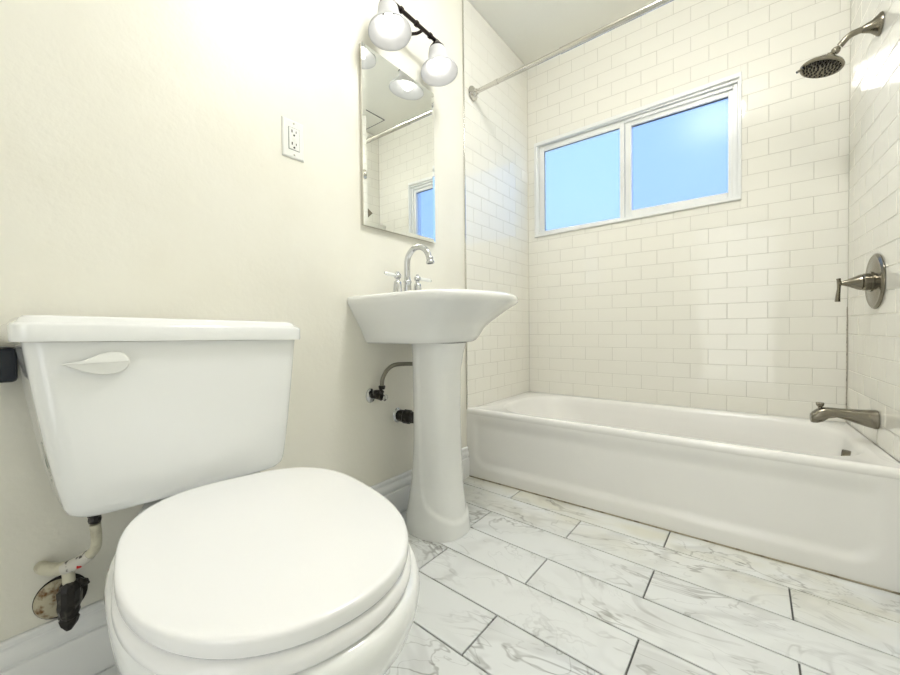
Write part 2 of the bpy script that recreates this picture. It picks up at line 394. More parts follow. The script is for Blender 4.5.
# caulk down the right corner
bm = bmesh.new(); box(bm, (W-0.0035, D-0.0035, RIM+0.002), (W-0.0005, D-0.0005, 0.86), 0.001, 1)
struct(obj('trim_3', bm, 'mould'), 'mouldy line of caulk in the tiled corner by the tub spout')
bm = bmesh.new(); box(bm, (0.002, TF-0.004, 0.0004), (1.568, TF-0.0006, 0.006), 0.001, 1)
struct(obj('trim_4', bm, 'caulk'), 'dirty caulk line along the foot of the bathtub')

# baseboards
def baseboard(name, p0, p1, n, h=0.157):
    bm = bmesh.new(); n = Vector(n); p0 = Vector(p0); p1 = Vector(p1)
    prof = [(0.0003,0.0),(0.018,0.0),(0.018,0.096),(0.0165,0.099),(0.0105,0.101),(0.0105,0.107),(0.0150,0.110),(0.0155,0.120),(0.0125,0.130),(0.0075,0.137),(0.0070,0.143),(0.0115,0.146),(0.0110,0.153),(0.0080,0.157),(0.0003,0.157)]
    loft(bm, [[p0+n*a+Vector((0,0,b)) for a, b in prof], [p1+n*a+Vector((0,0,b)) for a, b in prof]])
    return struct(obj(name, bm, 'trim', angle=28))
baseboard('baseboard_left', (0, BACK, 0.0005), (0, TF-0.001, 0.0005), (1,0,0))
baseboard('baseboard_right', (wallx(BACK)+0.008, BACK, 0.0005), (wallx(TUBY-0.01)+0.008, TUBY-0.01, 0.0005), (-1,0,0))

# ------------------------------------------------------------------ window
def ring(bm, x0, x1, z0, z1, w_, ya, yb, bev=0.002):
    if not isinstance(w_, tuple): w_ = (w_,)*4   # left, right, bottom, top
    l_, r_, b_, t_ = w_
    box(bm, (x0, ya, z0), (x0+l_, yb, z1), bev); box(bm, (x1-r_, ya, z0), (x1, yb, z1), bev)
    box(bm, (x0+l_, ya, z0), (x1-r_, yb, z0+b_), bev); box(bm, (x0+l_, ya, z1-t_), (x1-r_, yb, z1), bev)
def flange():
    bm = bmesh.new()
    def loop(x0, x1, z0, z1, y): return [(x, y, z+0.017*(x-0.6)) for x, z in ((x0,z0),(x1,z0),(x1,z1),(x0,z1))]
    o = (0.049, 1.153, 1.396, 2.016); i = (0.0675, 1.1415, 1.4135, 1.9925)
    A = [[bm.verts.new(p) for p in loop(*q, y)] for q, y in ((o, D-0.0006), (o, D-0.009), ((o[0]+0.003, o[1]-0.003, o[2]+0.003, o[3]-0.003), D-0.012), ((i[0]-0.003, i[1]+0.003, i[2]-0.003, i[3]+0.003), D-0.012), (i, D-0.009), (i, D-0.0006))]
    for P_, Q_ in zip(A, A[1:]+A[:1]):
        for k in range(4): j = (k+1)%4; bm.faces.new((P_[k], P_[j], Q_[j], Q_[k]))
    return bm
bm = bmesh.new(); ring(bm, WX0+0.0005, WX1-0.0005, WZ0+0.0005, WZ1-0.0005, 0.011, D+0.0, D+0.125, 0.001)
win = struct(obj('window_1', bm, 'vinyl', smooth=False), 'white framed high sliding window with frosted panes over the tub')
obj('window_flange', flange(), 'vinyl', win, smooth=False)
# fixed pane on the right, sliding sash on the left
bm = bmesh.new(); ring(bm, 0.608, WX1-0.012, WZ0+0.012, WZ1-0.012, (0.034, 0.038, 0.041, 0.042), D+0.026, D+0.060, 0.003)
box(bm, (WX1-0.030, D+0.014, WZ0+0.012), (WX1-0.012, D+0.0255, WZ1-0.012), 0.002); box(bm, (0.608, D+0.014, WZ1-0.030), (WX1-0.031, D+0.0255, WZ1-0.012), 0.002)
fs = obj('fixed_sash', bm, 'vinyl', win, smooth=False)
bm = bmesh.new(); box(bm, (0.642, D+0.046, WZ0+0.053), (WX1-0.05, D+0.050, WZ1-0.054)); obj('pane', bm, 'pane_r', fs, smooth=False)
bm = bmesh.new(); box(bm, (0.642, D+0.036, WZ1-0.0575), (WX1-0.05, D+0.044, WZ1-0.0545)); obj('gasket', bm, 'gasket', fs, smooth=False)
bm = bmesh.new(); ring(bm, WX0+0.012, 0.606, WZ0+0.012, WZ1-0.012, (0.034, 0.026, 0.008, 0.036), D+0.018, D+0.040, 0.003)
ss = obj('sliding_sash', bm, 'vinyl', win, smooth=False)
bm = bmesh.new(); box(bm, (WX0+0.046, D+0.028, WZ0+0.020), (0.580, D+0.032, WZ1-0.048)); obj('pane', bm, 'pane_l', ss, smooth=False)
bm = bmesh.new(); box(bm, (WX0+0.046, D+0.022, WZ1-0.0505), (0.580, D+0.0275, WZ1-0.0482)); box(bm, (WX0+0.0462, D+0.022, WZ0+0.021), (WX0+0.0475, D+0.0275, WZ1-0.052)); obj('gasket', bm, 'gasket', ss, smooth=False)
bm = bmesh.new(); box(bm, (0.586, D+0.008, 1.66), (0.600, D+0.0178, 1.72), 0.004); obj('latch', bm, 'vinyl', ss)

# ------------------------------------------------------------------ bathtub
def tubx(p):
    x, y, z = p; return (x + SL*(D-y)*max(0, x/W)**3, y, z)
tub = thing('bathtub', 'white enamel alcove bathtub with recessed apron front', 'bathtub', (0.76, 2.04, 0))
def tub_shell():
    bm = bmesh.new(); x0, x1, ya, yb = 0.0008, W-0.0015, TF, D-0.0005; rings = []
    def R(ox, oy, r, z): return [tubx(p) for p in rrect(x0+ox, x1-ox, ya+oy, yb, r, z, 10)]
    # outer skin starts inside the apron roll
    def rr2(i0, i1, f, b, z, rads): return [tubx(p) for p in rrect(i0, i1, f, b, 0, z, 10, rr=rads)]
    e = 0.0008
    def lip(r, z): return [(p[0], p[1], p[2]+0.010*sstep(ya+0.075, ya+0.02, p[1])) for p in r]
    rings.append(rr2(e, x1, ya+0.020, yb, 0.31, (0.004,)*4))
    rings.append(rr2(e, x1, ya+0.002, yb, 0.325, (0.004,)*4))
    rings.append(lip(rr2(e, x1, ya+0.0005, yb, RIM-0.014, (0.004,)*4), 0))
    rings.append(lip(rr2(e, x1, ya+0.003, yb, RIM-0.006, (0.004,)*4), 0))
    rings.append(lip(rr2(e, x1, ya+0.009, yb, RIM-0.0015, (0.004,)*4), 0))
    rings.append(lip(rr2(e+0.001, x1-0.001, ya+0.018, yb-0.001, RIM, (0.006,)*4), 0))
    rings.append(lip(rr2(e+0.03, x1-0.03, ya+0.045, yb-0.03, RIM, (0.1,)*4), 0))
    # deck to the opening: radii right-back, left-back, left-front, right-front
    L0, L1, Y0, Y1 = 0.085, 1.480, ya+0.080, yb-0.055
    def op(d, z, dl=0, dr_=0, k=1.0):
        return rr2(L0+d+dl, L1-d-dr_, Y0+d, Y1-d, z, tuple(min(q*k+d*0.3, (Y1-Y0-2*d)/2-0.002) for q in (0.20, 0.235, 0.235, 0.20)))
    rings.append(op(-0.004, RIM-0.0005)); rings.append(op(0.0, RIM-0.003)); rings.append(op(0.006, RIM-0.009)); rings.append(op(0.011, RIM-0.020))
    for t in (0.12, 0.3, 0.5, 0.7, 0.85):
        rings.append(op(0.011+0.045*t, RIM-0.02-0.27*t, dl=0.12*t, dr_=0.01*t))
    rings.append(op(0.075, 0.062, dl=0.14, dr_=0.012)); rings.append(op(0.10, 0.048, dl=0.16, dr_=0.012)); rings.append(op(0.15, 0.044, dl=0.2, dr_=0.012))
    loft(bm, rings, False, True)
    # apron grid
    nx, nz = 150, 48; G = []
    for k in range(nz+1):
        z = 0.0015+(0.334-0.0015)*k/nz; row = []
        for i in range(nx+1):
            x = 0.0008+(wallx(TF)-0.0025-0.0008)*i/nx
            # rounded recess: distance to inside of a rounded rectangle open at the top
            rx0, rx1, rz0, rad = 0.050, 1.500, 0.062, 0.075
            dx = min(x-rx0, rx1-x); dz = z-rz0
            if dx < rad and dz < rad: dist = rad-math.hypot(rad-dx, rad-dz)
            else: dist = min(dx, dz)
            m_ = sstep(-0.012, 0.030, dist)*sstep(0.330, 0.265, z)
            row.append(bm.verts.new((x, TF+0.0005+0.009*m_, z)))
        G.append(row)
    for k in range(nz):
        for i in range(nx): bm.faces.new((G[k][i], G[k][i+1], G[k+1][i+1], G[k+1][i]))
    return bm
obj('tub_shell', tub_shell(), 'enamel', tub, angle=50)
bm = bmesh.new(); lathe(bm, [(0,0),(0.034,0),(0.034,0.006),(0.026,0.011),(0,0.012)], (1.4725, 1.93, 0.268), (-1,0,0.10), 28)
ov = obj('overflow_plate', bm, 'nickel', tub)
bm = bmesh.new(); tube(bm, [(1.466,1.93,0.270),(1.460,1.93,0.300),(1.463,1.93,0.338)], [0.008,0.012,0.012], 12, 6); obj('trip_lever', bm, 'nickel', ov)
bm = bmesh.new(); lathe(bm, [(0,0),(0.035,0),(0.033,0.004),(0.02,0.005),(0.012,0.002),(0,0.002)], (1.27, 2.03, 0.0445), (0,0,1), 28); obj('drain', bm, 'nickel', tub)

# ------------------------------------------------------------------ shower fittings on the right wall
def onR(y, z, out=0.0): return Vector((wallx(y), y, z)) + nR*out
sh = thing('wall_shower', 'brushed nickel rain shower head on a bent arm high on the tiled wall', 'shower head', onR(2.02, 1.832))
bm = bmesh.new(); lathe(bm, [(0,0.0015),(0.037,0.0015),(0.036,0.006),(0.030,0.012),(0.020,0.024),(0.014,0.040),(0.012,0.046),(0,0.046)], onR(2.02,1.832), nR, 32); obj('flange', bm, 'nickel', sh)
jb = Vector((1.437, 2.02, 1.790))
bm = bmesh.new(); tube(bm, [onR(2.02,1.832,0.03), onR(2.02,1.831,0.055), onR(2.019,1.823,0.080), jb+Vector((0.010,0.001,0.012))], 0.0105, 18, 10); obj('arm', bm, 'nickel', sh)
ax = Vector((-0.36, -0.05, -1)).normalized(); ax2 = Vector((-0.26, -0.08, -1)).normalized()
bm = bmesh.new(); lathe(bm, [(0,-0.012),(0.009,-0.010),(0.013,-0.003),(0.0135,0.004),(0.010,0.010),(0.011,0.014),(0.015,0.018),(0.015,0.024),(0,0.024)], jb, Vector((-0.7,0,-0.7)), 24); obj('ball_joint', bm, 'nickel', sh)
hc = Vector((1.400, 2.02, 1.748))
bm = bmesh.new(); lathe(bm, [(0,-0.036),(0.015,-0.034),(0.019,-0.027),(0.028,-0.020),(0.048,-0.012),(0.060,-0.004),(0.0640,0.003),(0.062,0.008),(0.057,0.010),(0.054,0.008),(0,0.009)], hc, ax2, 48)
hd = obj('head', bm, 'nickel', sh)
a_, b_, d_ = frame_from(ax2)
for rr_, cnt in ((0.011,5),(0.021,10),(0.031,13),(0.041,17),(0.050,21)):
    bm = bmesh.new()
    for k in range(cnt):
        t = 2*PI*k/cnt+rr_*30; p = hc+a_*rr_*math.cos(t)+b_*rr_*math.sin(t)+d_*0.008
        lathe(bm, [(0,0),(0.0036,0),(0.0028,0.004),(0,0.0045)], p, d_, 8)
    n_ = obj('nozzle_ring', bm, 'dark', hd)
bm = bmesh.new(); tube(bm, [hc-Vector((0.058,0.02,-0.002)), hc-Vector((0.072,0.025,0.006))], 0.0045, 10, 0); obj('spray_selector', bm, 'nickel', hd)

va = thing('shower_valve', 'round brushed nickel shower valve plate with lever handle on the tiled wall', 'shower valve', onR(2.035, 0.93))
vc = onR(2.035, 0.936)
bm = bmesh.new(); lathe(bm, [(0,0.0015),(0.099,0.0015),(0.099,0.005),(0.092,0.010),(0.080,0.009),(0.072,0.011),(0.050,0.012),(0.036,0.014),(0.036,0.018),(0,0.018)], vc, nR, 56); obj('escutcheon', bm, 'nickel', va)
bm = bmesh.new(); lathe(bm, [(0,0.018),(0.030,0.018),(0.031,0.034),(0.027,0.037),(0.0285,0.040),(0.026,0.048),(0.018,0.064),(0.011,0.080),(0.008,0.090),(0.010,0.096),(0.007,0.101),(0,0.102)], vc, nR, 40)
hn = obj('handle_hub', bm, 'nickel', va)
e0 = vc+nR*0.098
bm = bmesh.new(); tube(bm, [e0+Vector((0,0,0.018)), e0+Vector((0.001,0,0.006)), e0+Vector((0.001,0,-0.020)), e0+Vector((-0.001,0,-0.046)), e0+Vector((-0.002,0,-0.068))], [0.009,0.0085,0.0075,0.0095,0.0115], 14, 6, flat=(1.1,0.7)); obj('lever', bm, 'nickel', hn)

sp_ = thing('tub_spout', 'brushed nickel tub spout with diverter knob above the bathtub rim', 'tub spout', onR(2.01, 0.447))
so = onR(2.005, 0.447)
def spout():
    bm = bmesh.new(); rings = []
    # (distance out, centre z offset, half width, half height)
    for d, cz, hw, hh in ((0.0015,-0.002,0.026,0.030),(0.008,-0.002,0.0265,0.0305),(0.03,0.000,0.024,0.027),(0.07,0.006,0.020,0.020),(0.105,0.011,0.018,0.0155),(0.128,0.008,0.019,0.019),(0.142,0.001,0.020,0.0245),(0.158,-0.006,0.020,0.024),(0.170,-0.012,0.019,0.019),(0.176,-0.015,0.016,0.014)):
        c = so+nR*d+Vector((0,0,cz)); r = []
        for i in range(28):
            t = 2*PI*i/28; cs, sn = math.cos(t), math.sin(t)
            cs = math.copysign(abs(cs)**0.75, cs); sn = math.copysign(abs(sn)**0.75, sn)
            r.append(c+dR*hw*cs*1.1+Vector((0,0,hh*sn*1.1)))
        rings.append(r)
    loft(bm, rings); return bm
spb = obj('spout_body', spout(), 'nickel', sp_, angle=45)
bm = bmesh.new(); lathe(bm, [(0,0),(0.006,0),(0.006,0.012),(0.011,0.018),(0.0125,0.026),(0.011,0.029),(0,0.029)], so+nR*0.150+Vector((0,0,0.016)), (0,0,1), 20); obj('diverter_knob', bm, 'nickel', sp_)

# ------------------------------------------------------------------ curtain rod
cr = thing('shower_curtain_rod', 'bare chrome shower curtain rod spanning the tub near the ceiling', 'curtain rod', (0.78, 1.742, 2.053))
RY0, RY1 = 1.752, 1.722
RZ = 2.053; rx1 = wallx(RY1)
def rp_(x): return (x, RY0+(RY1-RY0)*x/rx1, RZ)
bm = bmesh.new(); tube(bm, [rp_(0.02), rp_(0.54)], 0.0115, 20, 0); obj('inner_tube', bm, 'steel', cr)
bm = bmesh.new(); tube(bm, [rp_(0.50), rp_(rx1-0.02)], 0.0140, 20, 0); obj('outer_tube', bm, 'steel', cr)
bm = bmesh.new(); tube(bm, [rp_(0.145), rp_(0.165)], 0.0130, 20, 0); obj('collar', bm, 'steel', cr)
fp = [(0,0.001),(0.036,0.001),(0.038,0.006),(0.036,0.011),(0.022,0.015),(0.017,0.022),(0.0145,0.036),(0,0.036)]
bm = bmesh.new(); lathe(bm, fp, rp_(0), (1,0,0), 32); obj('flange', bm, 'steel', cr)
bm = bmesh.new(); lathe(bm, fp, rp_(rx1), (-1,0,0), 32); obj('flange', bm, 'steel', cr)

# ------------------------------------------------------------------ toilet
TL = thing('toilet', 'white two-piece toilet with closed lid standing at the painted wall', 'toilet', (0.42, 0.325, 0))
TH = math.radians(-11.65)
BTH = math.radians(-6.5)
def tb(s, t, z): return (0.280+s*math.cos(BTH)-t*math.sin(BTH), 0.3625+s*math.sin(BTH)+t*math.cos(BTH), z)
def tl(s, t, z):
    """toilet frame: s from the back of the lid, t sideways; turned a little"""
    return (0.281+s*math.cos(TH)-t*math.sin(TH), 0.3828+s*math.sin(TH)+t*math.cos(TH), z)
def lid_ring(z, d=0.0, a=0.282, b=0.2052, sm=0.270, n=96, pf=2.18, pb=2.9, back=None):
    """outline of the lid inset by d"""
    r = []; back_a = (sm if back is None else sm-back)
    for i in range(n):
        t = 2*PI*i/n; c, s_ = math.cos(t), math.sin(t)
        if c >= 0: A, p = a-d, pf
        else: A, p = back_a-d, pb
        B = b-d; q = (abs(c)**p+abs(s_)**p)**(-1/p)
        r.append(tl(sm+A*q*c, B*q*s_, z))
    return r
LT, LB = 0.4535, 0.4295
bm = bmesh.new()
rings = [lid_ring(LB, 0.012), lid_ring(LB, 0.003), lid_ring(LB+0.004, 0.0), lid_ring(LT-0.006, 0.0), lid_ring(LT-0.0028, 0.0008), lid_ring(LT-0.0008, 0.0028), lid_ring(LT, 0.006), lid_ring(LT+0.0003, 0.010), lid_ring(LT+0.0008, 0.03)]
for k in (0.06, 0.10, 0.14, 0.18): rings.append(lid_ring(LT+0.0006+0.004*math.sin((k-0.03)/0.17*PI/2), k))
loft(bm, rings)
obj('seat_lid', bm, 'seat', TL, angle=60)
bm = bmesh.new()
e = lambda z, d: lid_ring(z, d, a=0.286, b=0.2092)
loft(bm, [e(0.4045, 0.010), e(0.4035, 0.003), e(0.408, 0.0), e(0.420, 0.001), e(0.4265, 0.006), e(0.4285, 0.014)])
st = obj('seat', bm, 'seat', TL, angle=60)
for sgn in (-1, 1):
    bm = bmesh.new(); p = [tl(-0.008, sgn*0.075-0.02, 0.430), tl(-0.008, sgn*0.075+0.02, 0.430)]
    tube(bm, p, 0.011, 14, 0); obj('hinge', bm, 'seat', TL)
# bowl
def bowl_ring(z, xb, xm, xf, wb, wm, n=84):
    """xb back, xm widest, xf front; half widths wb at the back, wm at the widest"""
    r = []
    for i in range(n):
        t = 2*PI*i/n; c, s_ = math.cos(t), math.sin(t)
        if c >= 0:
            q = (abs(c)**2.1+abs(s_)**2.1)**(-1/2.1); s0 = xm+(xf-xm)*q*c; t0 = wm*q*s_
        else:
            q = (abs(c)**5+abs(s_)**5)**(-1/5); u = -q*c; s0 = xm-(xm-xb)*u; t0 = q*s_*(wm+(wb-wm)*sstep(0.1, 1.0, u))
        r.append(tb(s0, t0, z))
    return r
bm = bmesh.new()
prof = [(0.000,-0.17,0.20,0.400,0.110,0.128),(0.012,-0.17,0.20,0.398,0.108,0.126),(0.030,-0.17,0.20,0.388,0.102,0.118),(0.08,-0.18,0.20,0.380,0.098,0.112),(0.15,-0.19,0.21,0.392,0.098,0.122),
        (0.21,-0.20,0.22,0.436,0.102,0.156),(0.26,-0.21,0.235,0.488,0.108,0.184),(0.30,-0.22,0.245,0.524,0.115,0.203),(0.33,-0.23,0.25,0.547,0.122,0.211),(0.36,-0.24,0.25,0.560,0.128,0.2155),(0.382,-0.24,0.25,0.564,0.130,0.2165),(0.394,-0.24,0.25,0.562,0.129,0.2150),(0.401,-0.238,0.25,0.555,0.125,0.210),(0.403,-0.233,0.25,0.543,0.118,0.200)]
loft(bm, [bowl_ring(*p) for p in prof])
bw = obj('bowl', bm, 'porcelain', TL, angle=60)
for sgn in (-1, 1):
    bm = bmesh.new(); p = tb(0.14, sgn*0.117, 0.020); lathe(bm, [(0.014,-0.012),(0.014,0.008),(0.010,0.016),(0,0.018)], p, (0,0,1), 18); obj('bolt_cap', bm, 'plastic', bw)
# tank
bm = bmesh.new(); ZB, ZTP = 0.424, 0.769
def tilt(r): return [(p[0], p[1], p[2]-0.02*(p[1]-0.07)) for p in r]
BRD = (0.034, 0.008, 0.008, 0.034)
rings = []
for z, ins in ((ZB, 0.030), (ZB+0.002, 0.018), (ZB+0.007, 0.008), (ZB+0.016, 0.002), (ZB+0.028, 0.0), (0.50, 0), (0.58, 0), (0.66, 0), (0.72, 0), (ZTP, 0)):
    t = (z-ZB)/(ZTP-ZB); tt = t**0.72
    rings.append(tilt(rrect(0.030+ins*0.5, 0.206+0.022*tt-ins, 0.126-0.057*tt+ins, 0.543+0.035*tt-ins, 0.034, z, 8, bow=0.010, rr=BRD)))
loft(bm, rings)
tk = obj('tank', bm, 'porcelain', TL, angle=60)
bm = bmesh.new(); rings = []
Z0 = 0.770
for z, d in ((Z0, 0.006), (Z0, 0.001), (Z0+0.003, 0.0), (Z0+0.028, 0.0), (Z0+0.032, 0.002), (Z0+0.0345, 0.007), (Z0+0.037, 0.010), (Z0+0.042, 0.0125), (Z0+0.046, 0.017), (Z0+0.047, 0.025), (Z0+0.0475, 0.04)):
    rings.append(tilt(rrect(0.012+d, 0.244-d, 0.0535+d, 0.584-d, 0.030, z, 8, bow=0.010, rr=(0.030, 0.010, 0.010, 0.030))))
loft(bm, rings)
obj('tank_lid', bm, 'porcelain', TL, angle=60)
# flush lever
def lever():
    bm = bmesh.new(); y0, y1 = 0.112, 0.210; L_ = y1-y0; zc = 0.7285; xf = 0.2345
    up = [(0,0.000),(0.12,0.002),(0.28,0.004),(0.42,0.010),(0.55,0.0165),(0.70,0.0195),(0.83,0.0185),(0.93,0.014),(0.985,0.007),(1.0,0.0)]
    dn = [(0.985,-0.008),(0.93,-0.016),(0.83,-0.0215),(0.70,-0.024),(0.55,-0.0235),(0.42,-0.0205),(0.28,-0.015),(0.12,-0.007)]
    out = up+dn; n = len(out)
    def R(x, k): return [(x, y0+L_*(0.6+(a-0.6)*k), zc+b*k) for a, b in out]
    base, mid = R(xf, 0.96), R(xf+0.006, 1.0)
    A = [bm.verts.new(p) for p in base]; B = [bm.verts.new(p) for p in mid]; C = [bm.verts.new(p) for p in R(xf+0.0085, 0.93)]
    for P_, Q_ in ((A, B), (B, C)):
        for i in range(n): j = (i+1)%n; bm.faces.new((P_[i], P_[j], Q_[j], Q_[i]))
    bm.faces.new(A[::-1])
    rid = [bm.verts.new((xf+0.0085+h, y0+L_*s, zc-0.0003)) for s, h in ((0.10,0.0005),(0.3,0.003),(0.6,0.0045),(0.85,0.0035))]
    # upper lobe
    c_up = [C[i] for i in range(0, 10)]; c_dn = [C[9]]+[C[i] for i in range(10, 18)]+[C[0]]
    ch = rid[::-1]
    bm.faces.new(c_up+ch); bm.faces.new(c_dn+rid)
    return bm
bm = lever(); lathe(bm, [(0.008,0),(0.008,0.012)], (0.224, 0.186, 0.7285), (1,0,0), 16)
obj('flush_lever', bm, 'plastic', TL, angle=22)
# oval printed mark and small label on the tank's left side
def side_pt(x, z, out=0.0008):
    t = (z-ZB)/(ZTP-ZB); tt = max(t, 0)**0.72; xr = 0.206+0.022*tt; yl = 0.126-0.057*tt; r = 0.034
    cx = xr-r
    if x <= cx: return Vector((x, yl-out, z))
    a = min((x-cx)/r, PI/2); return Vector((cx+(r+out)*math.sin(a), yl+r-(r+out)*math.cos(a), z))
def side_ring(bm, cx, cz, rx, rz, w_, n=28):
    A = []; B = []
    for i in range(n):
        t = 2*PI*i/n; A.append(bm.verts.new(side_pt(cx+rx*math.cos(t), cz+rz*math.sin(t)))); B.append(bm.verts.new(side_pt(cx+(rx-w_)*math.cos(t), cz+(rz-w_)*math.sin(t))))
    for i in range(n): j = (i+1)%n; bm.faces.new((A[i], A[j], B[j], B[i]))
bm = bmesh.new(); side_ring(bm, 0.150, 0.545, 0.022, 0.034, 0.002); side_ring(bm, 0.150, 0.545, 0.016, 0.026, 0.001)
n = 16; vsx = []
for i in range(n):
    t = 2*PI*i/n; k = 0.012*(1-0.55*math.sin(t)); vsx.append(bm.verts.new(side_pt(0.150+0.9*k*math.cos(t)*0.8, 0.541+0.015*math.sin(t), 0.001)))
bm.faces.new(vsx)
for k in range(4): x = 0.139+0.006*k; bm.faces.new([bm.verts.new(side_pt(a, b)) for a, b in ((x,0.500),(x+0.0035,0.500),(x+0.0035,0.505),(x,0.505))])
obj('printed_drop_mark', bm, 'ink', tk, smooth=False)
bm = bmesh.new(); side_ring(bm, 0.170, 0.459, 0.014, 0.0042, 0.0009, 20)
for k in range(5): x = 0.161+0.004*k; bm.faces.new([bm.verts.new(side_pt(a, b)) for a, b in ((x,0.457),(x+0.0022,0.457),(x+0.0022,0.461),(x,0.461))])
obj('stamped_label', bm, 'ink', tk, smooth=False)

# toilet water supply
tv = thing('toilet_water_valve', 'grimy black shutoff valve with taped pipe on the wall beside the toilet', 'valve', (0.0, 0.11, 0.2))
bm = bmesh.new(); lathe(bm, [(0.0,0.0005),(0.044,0.0005),(0.041,0.003),(0,0.003)], (0,0.1290,0.203), (1,0,0), 32, squash=(1,1.05)); obj('wall_opening', bm, 'hole', tv)
bm = bmesh.new(); lathe(bm, [(0.0,0.0035),(0.037,0.0035),(0.034,0.009),(0.022,0.014),(0.010,0.016),(0,0.016)], (0,0.1210,0.203), (1,0,0), 32, squash=(0.95,1.1)); obj('escutcheon', bm, 'rust', tv)
bm = bmesh.new()
tube(bm, [(0.012,0.1320,0.215),(0.05,0.1360,0.220)], 0.013, 14, 0)
tube(bm, [(0.052,0.1350,0.252),(0.054,0.1360,0.235),(0.056,0.1350,0.205),(0.057,0.1340,0.182),(0.055,0.1330,0.166)], [0.012,0.020,0.019,0.016,0.005], 10, 3)
tube(bm, [(0.05,0.1320,0.23),(0.05,0.1560,0.240),(0.05,0.1620,0.232)], [0.012,0.011,0.007], 9, 2)
for v in bm.verts: v.co += Vector([random.uniform(-0.0016, 0.0016) for _ in range(3)])
obj('valve_body', bm, 'dark', tv, smooth=False)
bm = bmesh.new(); lathe(bm, [(0,0),(0.012,0.002),(0.016,0.012),(0.013,0.022),(0.004,0.034),(0,0.035)], (0.058,0.1335,0.188), (0.25,-0.05,-1), 7, squash=(1.1,0.6)); obj('valve_handle', bm, 'dark', tv, smooth=False)
bm = bmesh.new(); tube(bm, [(0.052,0.1350,0.288),(0.053,0.1355,0.268),(0.054,0.1360,0.243)], 0.0105, 14, 4)
tube(bm, [(0.003,0.0990,0.285),(0.02,0.1040,0.284),(0.04,0.1180,0.283),(0.055,0.1330,0.287)], [0.011,0.013,0.013,0.012], 14, 6); obj('stub_pipe', bm, 'beige', tv)
bm = bmesh.new(); tube(bm, [(0.052,0.1280,0.284),(0.064,0.1440,0.290),(0.078,0.1600,0.302),(0.084,0.1660,0.308)], [0.0125,0.0135,0.013,0.011], 14, 6); tp_ = obj('taped_joint', bm, 'tape', tv)
bm = bmesh.new(); box(bm, (0.0785,0.1445,0.286), (0.083,0.1525,0.292), 0.001); obj('red_tape', bm, 'red', tp_)
bm = bmesh.new(); tube(bm, [(0.081,0.1630,0.305),(0.094,0.1730,0.322),(0.103,0.1740,0.350),(0.105,0.1720,0.378)], 0.0095, 14, 8); obj('supply_hose', bm, 'beige', tv)
bm = bmesh.new(); lathe(bm, [(0,0),(0.010,0),(0.0115,0.006),(0.0105,0.012),(0.0125,0.016),(0.0125,0.032),(0.012,0.0400),(0,0.0400)], (0.105,0.172,0.3815), (0,0,1), 10); obj('coupling_nut', bm, 'dark', tv, smooth=False)

# black fitting at the left edge of the frame
ph = thing('toilet_paper_holder', 'black glossy wall-mounted holder just left of the toilet tank', 'toilet paper holder', (0.0, 0.0, 0.724))
bm = bmesh.new(); box(bm, (0.030,-0.085,0.689), (0.066,0.073,0.757), 0.008, 3); obj('holder_body', bm, 'black', ph)
bm = bmesh.new(); box(bm, (0.0005,-0.07,0.757), (0.045,0.0735,0.7605), 0.001); box(bm, (0.0005,-0.07,0.69), (0.030,0.060,0.7565), 0.001); obj('mounting_bracket', bm, 'steel', ph)

# ------------------------------------------------------------------ pedestal sink
SK = thing('pedestal_sink', 'white pedestal sink with flared basin between toilet and bathtub', 'sink', (0.2, 1.165, 0))
YC = 1.170
def sink_ring(z, xf, hw, cut, bow, n=26, x0=0.0015, cy=YC):
    """half outline: wall -> side -> front corner (soft crease) -> bowed front"""
    ctl = [(x0, hw*0.985), (x0+(xf-x0)*0.35, hw), (xf*0.70, hw*0.985), (xf*0.88, hw*(1-cut*0.35)), (xf*0.965, hw*(1-cut))]
    side = smooth_path([(a, b, 0) for a, b in ctl], 6)
    frt = smooth_path([(xf*0.965, hw*(1-cut), 0), (xf*0.965+bow*0.62, hw*(1-cut)*0.62, 0), (xf*0.965+bow*0.95, hw*(1-cut)*0.22, 0), (xf*0.965+bow, 0, 0)], 6)
    half = side[:-1]+frt
    pts = [(p.x, cy-p.y, z) for p in half] + [(p.x, cy+p.y, z) for p in half[::-1][1:]]
    return pts
bm = bmesh.new(); rings = []
for z, xf, hw, cut, bow in (
    (0.731, 0.290, 0.150, 0.30, 0.020), (0.7315, 0.318, 0.168, 0.30, 0.024), (0.738, 0.331, 0.177, 0.30, 0.026), (0.756, 0.345, 0.187, 0.30, 0.028), (0.785, 0.362, 0.200, 0.30, 0.030), (0.810, 0.388, 0.216, 0.30, 0.034),
    (0.835, 0.424, 0.232, 0.30, 0.038), (0.855, 0.453, 0.244, 0.30, 0.042), (0.868, 0.474, 0.252, 0.29, 0.044), (0.876, 0.487, 0.257, 0.28, 0.045), (0.884, 0.495, 0.262, 0.28, 0.046), (0.896, 0.497, 0.264, 0.28, 0.046), (0.905, 0.494, 0.262, 0.28, 0.046), (0.910, 0.487, 0.257, 0.28, 0.045), (0.9115, 0.475, 0.249, 0.28, 0.043)):
    rings.append(sink_ring(z, xf, hw, cut, bow))
